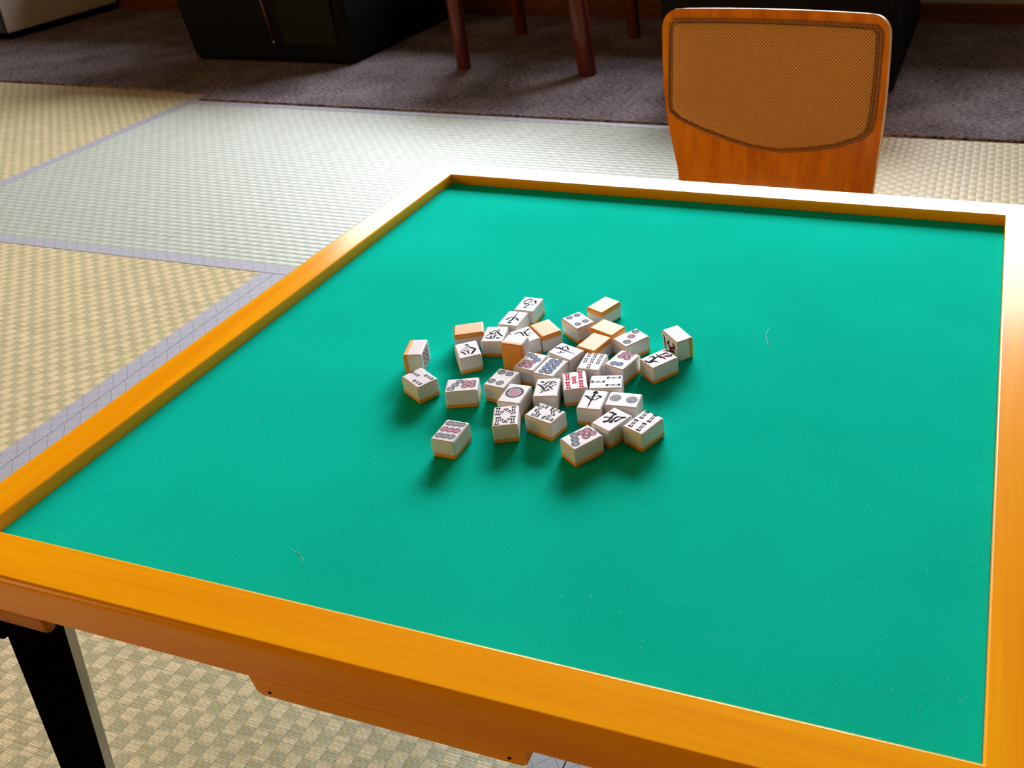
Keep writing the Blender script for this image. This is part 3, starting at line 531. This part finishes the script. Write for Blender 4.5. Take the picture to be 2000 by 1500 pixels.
# profile: y, z, half width left, half width right (chair-local)
PR = [(.160, .4565, .200, .200), (.152, .40, .2005, .2005), (.143, .33, .199, .199), (.134, .27, .193, .196), (.125, .215, .183, .191), (.112, .165, .172, .187), (.09, .118, .165, .184),
      (.055, .078, .165, .184), (.005, .048, .170, .185), (-.06, .034, .178, .188), (-.15, .030, .185, .190), (-.25, .034, .185, .188), (-.30, .028, .180, .183), (-.315, .012, .175, .178)]
def catmull(P, n):
    out = []
    for i in range(len(P)-1):
        p0, p1, p2, p3 = P[max(i-1, 0)], P[i], P[i+1], P[min(i+2, len(P)-1)]
        for k in range(n):
            t = k/n; out.append(tuple(.5*((2*b)+(-a+c)*t+(2*a-5*b+4*c-d)*t*t+(-a+3*b-3*c+d)*t**3) for a, b, c, d in zip(p0, p1, p2, p3)))
    out.append(P[-1]); return out
PP = catmull(PR, 4)
def shell_pt(y, z, u, wl, wr):
    """u in -1..1 across; the back is slightly hollow"""
    x = u*(wl if u < 0 else wr)
    return Vector((x, y-.020*abs(u)**2.2*max(0, min(1, (z-.06)/.2))+.006, z))
def chair_shell():
    bm = bmesh.new(); th = .010; nu = 28; rows = []
    cr = .030
    for i, (y, z, wl, wr) in enumerate(PP):
        # rounded corners at the top end
        dz = PP[0][1]-z
        cut = 0 if dz > cr or i > 12 else cr-math.sqrt(max(0, cr*cr-(cr-dz)**2))
        rows.append([shell_pt(y, z, (-1+2*k/nu)*(1-cut/wl), wl, wr) for k in range(nu+1)])
    # refine near the top edge
    y, z, wl, wr = PP[0]
    extra = []
    for dz in (.0, .001, .003, .006, .010, .015, .021, .028):
        c = cr-math.sqrt(max(0, cr*cr-(cr-dz)**2)); a = PP[0]; b = PP[3]; t = dz/(a[1]-b[1]); yy = a[0]+(b[0]-a[0])*t
        extra.append([shell_pt(yy, a[1]-dz, (-1+2*k/nu)*(1-c/wl), wl, wr) for k in range(nu+1)])
    rows = extra+[r for r, p in zip(rows, PP) if PP[0][1]-p[1] > .030]
    F = []; Bk = []
    nr = len(rows)
    for i, r in enumerate(rows):
        a = rows[max(i-1, 0)]; b = rows[min(i+1, nr-1)]; fr = []; bk = []
        for k, p in enumerate(r):
            tv = (b[k]-a[k]); tu = r[min(k+1, nu)]-r[max(k-1, 0)]; nrm = tu.cross(tv).normalized()
            if tv.length < 1e-6: nrm = Vector((0, -1, 0))
            fr.append(bm.verts.new(p)); bk.append(bm.verts.new(p-nrm*th if nrm.dot(Vector((0, -.5, .5))) > 0 else p+nrm*th))
        F.append(fr); Bk.append(bk)
    for G in (F, Bk):
        for A, B in zip(G, G[1:]):
            for k in range(nu): bm.faces.new((A[k], A[k+1], B[k+1], B[k]))
    def edge(a, b, c, d): bm.faces.new((a, b, c, d)).material_index = 1
    for i in range(nr-1):
        edge(F[i][0], F[i+1][0], Bk[i+1][0], Bk[i][0]); edge(F[i][nu], F[i+1][nu], Bk[i+1][nu], Bk[i][nu])
    for k in range(nu):
        edge(F[0][k], F[0][k+1], Bk[0][k+1], Bk[0][k]); edge(F[-1][k], F[-1][k+1], Bk[-1][k+1], Bk[-1][k])
    bmesh.ops.recalc_face_normals(bm, faces=bm.faces)
    return bm
obj('bentwood_shell', chair_shell(), [M_ORANGE, M_PLY_EDGE], ch, autos=.8)
# foot blocks under the bent seat
for fy, fz in ((.02, .036), (-.24, .022)):
    bm = bmesh.new(); box(bm, -.13, .13, fy, fy+.03, .0008, fz, bev=.004); obj('foot_block', bm, M_BLACK, ch)
# pad outline in (x, z) on the back surface
def back_y(x, z):
    for a, b in zip(PP, PP[1:]):
        if b[1] <= z <= a[1]:
            t = (a[1]-z)/(a[1]-b[1]+1e-9); y = a[0]+(b[0]-a[0])*t; wl = a[2]+(b[2]-a[2])*t; wr = a[3]+(b[3]-a[3])*t
            u = x/(wl if x < 0 else wr); return shell_pt(y, z, u, wl, wr).y
    return PP[0][0]
key = [(-.178, .4370), (-.186, .4290), (-.1870, .40), (-.1885, .33), (-.1890, .292), (-.186, .276), (-.172, .263), (-.13, .243), (-.08, .226), (-.04, .2165), (0, .2125), (.02, .2120), (.07, .2180), (.12, .2300), (.160, .2475), (.176, .262), (.1815, .285), (.1845, .33), (.1870, .40), (.1865, .4290), (.179, .4370)]
def outline(inset):
    cx_, cz_ = 0, .335
    P = key+[key[0]]; out = []
    for (x, z) in key:
        v = Vector((x-cx_, z-cz_)); l = v.length; v = v*(1-inset/l*1.15); out.append((cx_+v.x, cz_+v.y))
    # dense resample
    D = []
    n = len(out)
    for i in range(n):
        a, b = out[i], out[(i+1) % n]; L = math.hypot(a[0]-b[0], a[1]-b[1]); k = max(1, int(L/.008))
        for j in range(k): D.append((a[0]+(b[0]-a[0])*j/k, a[1]+(b[1]-a[1])*j/k))
    return D
def pad():
    bm = bmesh.new(); uvl = bm.loops.layers.uv.new('UVMap'); O = outline(.0035); n = len(O); rings = []
    for s, hgt in ((1.0, -.001), (1.0, .0030), (.985, .0060), (.95, .0085), (.88, .0110), (.75, .0130), (.55, .0138), (.3, .0142), (.1, .0143)):
        rings.append([(Vector((x*s, 0, .335+(z-.335)*s)), hgt) for x, z in O])
    vs = []
    for r in rings:
        vs.append([bm.verts.new((p.x, back_y(p.x, p.z)-h, p.z)) for p, h in r])
    for A, B in zip(vs, vs[1:]):
        for i in range(n): bm.faces.new((A[i], A[(i+1) % n], B[(i+1) % n], B[i]))
    bm.faces.new(vs[-1])
    bmesh.ops.recalc_face_normals(bm, faces=bm.faces)
    for f in bm.faces:
        for l in f.loops: l[uvl].uv = (l.vert.co.x+1, l.vert.co.z+1)
    return bm
pd = obj('back_pad', pad(), M_PAD, ch, smooth=True); pd['label'] = 'woven tan fabric pad'
def loop_tube(O, h, r, n=8):
    bm = bmesh.new(); uvl = bm.loops.layers.uv.new('UVMap'); N = len(O); rings = []; arc = 0; S_ = []
    P = [Vector((x, back_y(x, z)-h, z)) for x, z in O]
    for i, p in enumerate(P):
        t = (P[(i+1) % N]-P[i-1]).normalized(); a = Vector((0, -1, 0)); b = t.cross(a).normalized()
        rings.append([bm.verts.new(p+a*math.cos(2*PI*k/n)*r+b*math.sin(2*PI*k/n)*r) for k in range(n)]); S_.append(arc); arc += (P[(i+1) % N]-p).length
    for i in range(N):
        A, B = rings[i], rings[(i+1) % N]; s0 = S_[i]; s1 = S_[i+1] if i+1 < N else arc
        for k in range(n):
            f = bm.faces.new((A[k], A[(k+1) % n], B[(k+1) % n], B[k]))
            for l, u in zip(f.loops, (s0, s0, s1, s1)): l[uvl].uv = (u, 0)
    bmesh.ops.recalc_face_normals(bm, faces=bm.faces); return bm
pi_ = obj('piping', loop_tube(outline(0), .0018, .0030), M_PIPING, pd, smooth=True)
obj('seam', loop_tube(outline(.0065), .0062, .0008, 6), M_SEAM, pd, smooth=True)

# ================================================================ things on the carpet
def armchair(x0, x1, yf, yb, label, taper_left):
    cx_ = (x0+x1)/2; r = empty('armchair', (cx_, yf, .006), label, 'armchair', 'black armchairs on the carpet'); wd = x1-x0
    bm = bmesh.new()
    box(bm, -wd/2, wd/2, 0, yb-yf, .0, .40, bev=.022, seg=3)
    for v_ in bm.verts:
        s = v_.co.z/.40
        if v_.co.x < 0: v_.co.x -= taper_left*s
        v_.co.y -= .015*s
    obj('seat_base', bm, M_LEATHER, r, autos=.7)
    for sgn in (-1, 1):
        bm = bmesh.new(); a = sgn*(wd/2-.06); box(bm, a-.055-(taper_left if sgn < 0 else 0), a+.055, 0, yb-yf-.10, .402, .56, bev=.03, seg=3); obj('armrest', bm, M_LEATHER, r, autos=.7)
    bm = bmesh.new(); box(bm, -wd/2, wd/2, yb-yf-.098, yb-yf, .402, .66, bev=.03, seg=3); obj('backrest', bm, M_LEATHER, r, autos=.7)
    bm = bmesh.new(); box(bm, -wd/2+.12, wd/2-.12, -.01, yb-yf-.10, .402, .46, bev=.02, seg=3); obj('seat_cushion', bm, M_LEATHER, r, autos=.7)
    return r
a1 = armchair(-1.984, -1.335, 2.350, 3.07, 'black armchair left of the reddish wooden chair legs', .055)
bm = bmesh.new(); box(bm, .075, .285, -.0105, -.004, .07, .36, bev=.003)
for v_ in bm.verts: v_.co.y -= .015*v_.co.z/.40
obj('front_panel', bm, M_PANEL, a1)['label'] = 'slightly greyer panel on the front'
bm = bmesh.new()
for (xa, za, xb, zb) in ((.030, .085, .012, .26),): tube(bm, [(xa, -.006, za), (xb, -.013, zb)], [.005, .005], 8)
obj('strap', bm, M_STRAP, a1, smooth=True)
bm = bmesh.new(); bmesh.ops.create_uvsphere(bm, u_segments=12, v_segments=8, radius=.005, matrix=Matrix.Translation((.032, -.009, .075))); obj('stud', bm, M_STUD, a1, smooth=True)['label'] = 'small shiny metal stud'
armchair(-.225, .420, 2.265, 3.07, 'black armchair directly behind the orange legless chair', .0)
# wooden chair, only its legs reach into the frame
wc = empty('wooden_chair', (-.72, 2.58, .006), 'reddish brown wooden chair with round legs, standing on the carpet by the far wall', 'chair')
for (lx, ly, tx, ty, k) in ((-.213, -.213, -.235, -.190, 1.25), (.218, -.229, .180, -.205, 1.6), (-.223, .237, -.23, .19, 1.25), (.210, .226, .20, .19, 1.25)):
    bm = bmesh.new(); tube(bm, [(lx, ly, 0), (lx, ly, .004), (lx+(tx-lx)*.3, ly+(ty-ly)*.3, .13), (tx, ty, .425)], [.0165*k, .0178*k, .0190*k, .0200*k], 20); obj('leg', bm, M_REDWOOD, wc, autos=.8)
bm = bmesh.new(); box(bm, -.225, .225, -.225, .215, .425, .462, bev=.012, seg=3); obj('seat', bm, M_REDWOOD, wc, autos=.7)
for sx in (-.185, .185):
    bm = bmesh.new(); tube(bm, [(sx, .19, .45), (sx, .225, .62), (sx, .25, .80)], [.017, .016, .014], 12); obj('back_post', bm, M_REDWOOD, wc, smooth=True)
bm = bmesh.new(); box(bm, -.20, .20, .222, .242, .66, .78, bev=.006); obj('backrest', bm, M_REDWOOD, wc)
# cream cabinet at the left edge
cb = empty('cabinet', (-3.28, 2.78, .006), 'cream coloured cabinet at the far left on the carpet', 'cabinet')
bm = bmesh.new(); box(bm, -.26, .242, -.270, .285, .030, .62, bev=.006)
for f in bm.faces:
    f.normal_update()
    if f.normal.y < -.7: f.material_index = 1
obj('body', bm, [M_CABINET, M_CABSIDE], cb)
bm = bmesh.new(); box(bm, -.24, .215, -.245, .27, 0, .030); obj('shadow_plinth', bm, M_BLACK, cb)  # black block fills the gap under the cabinet that lies in shade
bm = bmesh.new(); box(bm, -.25, .232, -.284, -.2705, .05, .60, bev=.004); dd = obj('door', bm, M_CABSIDE, cb)
bm = bmesh.new(); box(bm, .17, .185, -.300, -.2845, .30, .42, bev=.003); obj('handle', bm, M_STUD, dd)

# ================================================================ stray fibres lying on the felt
for pts, lab in (([(.2315, .0500), (.2385, .0485), (.2440, .0445), (.2458, .0383)], 'short curved pale hair lying on the near left of the felt'),
                 ([(.4932, .4251), (.4925, .4120), (.4980, .3960), (.5084, .3821)], 'fine pale hair lying on the felt right of the tiles')):
    bm = bmesh.new(); tube(bm, [(x, y, HT-FD+.0002) for x, y in pts], [.00006, .00010, .00010, .00006], 6)
    tag(obj('hair', bm, INK['w'], smooth=True), lab, 'hair')
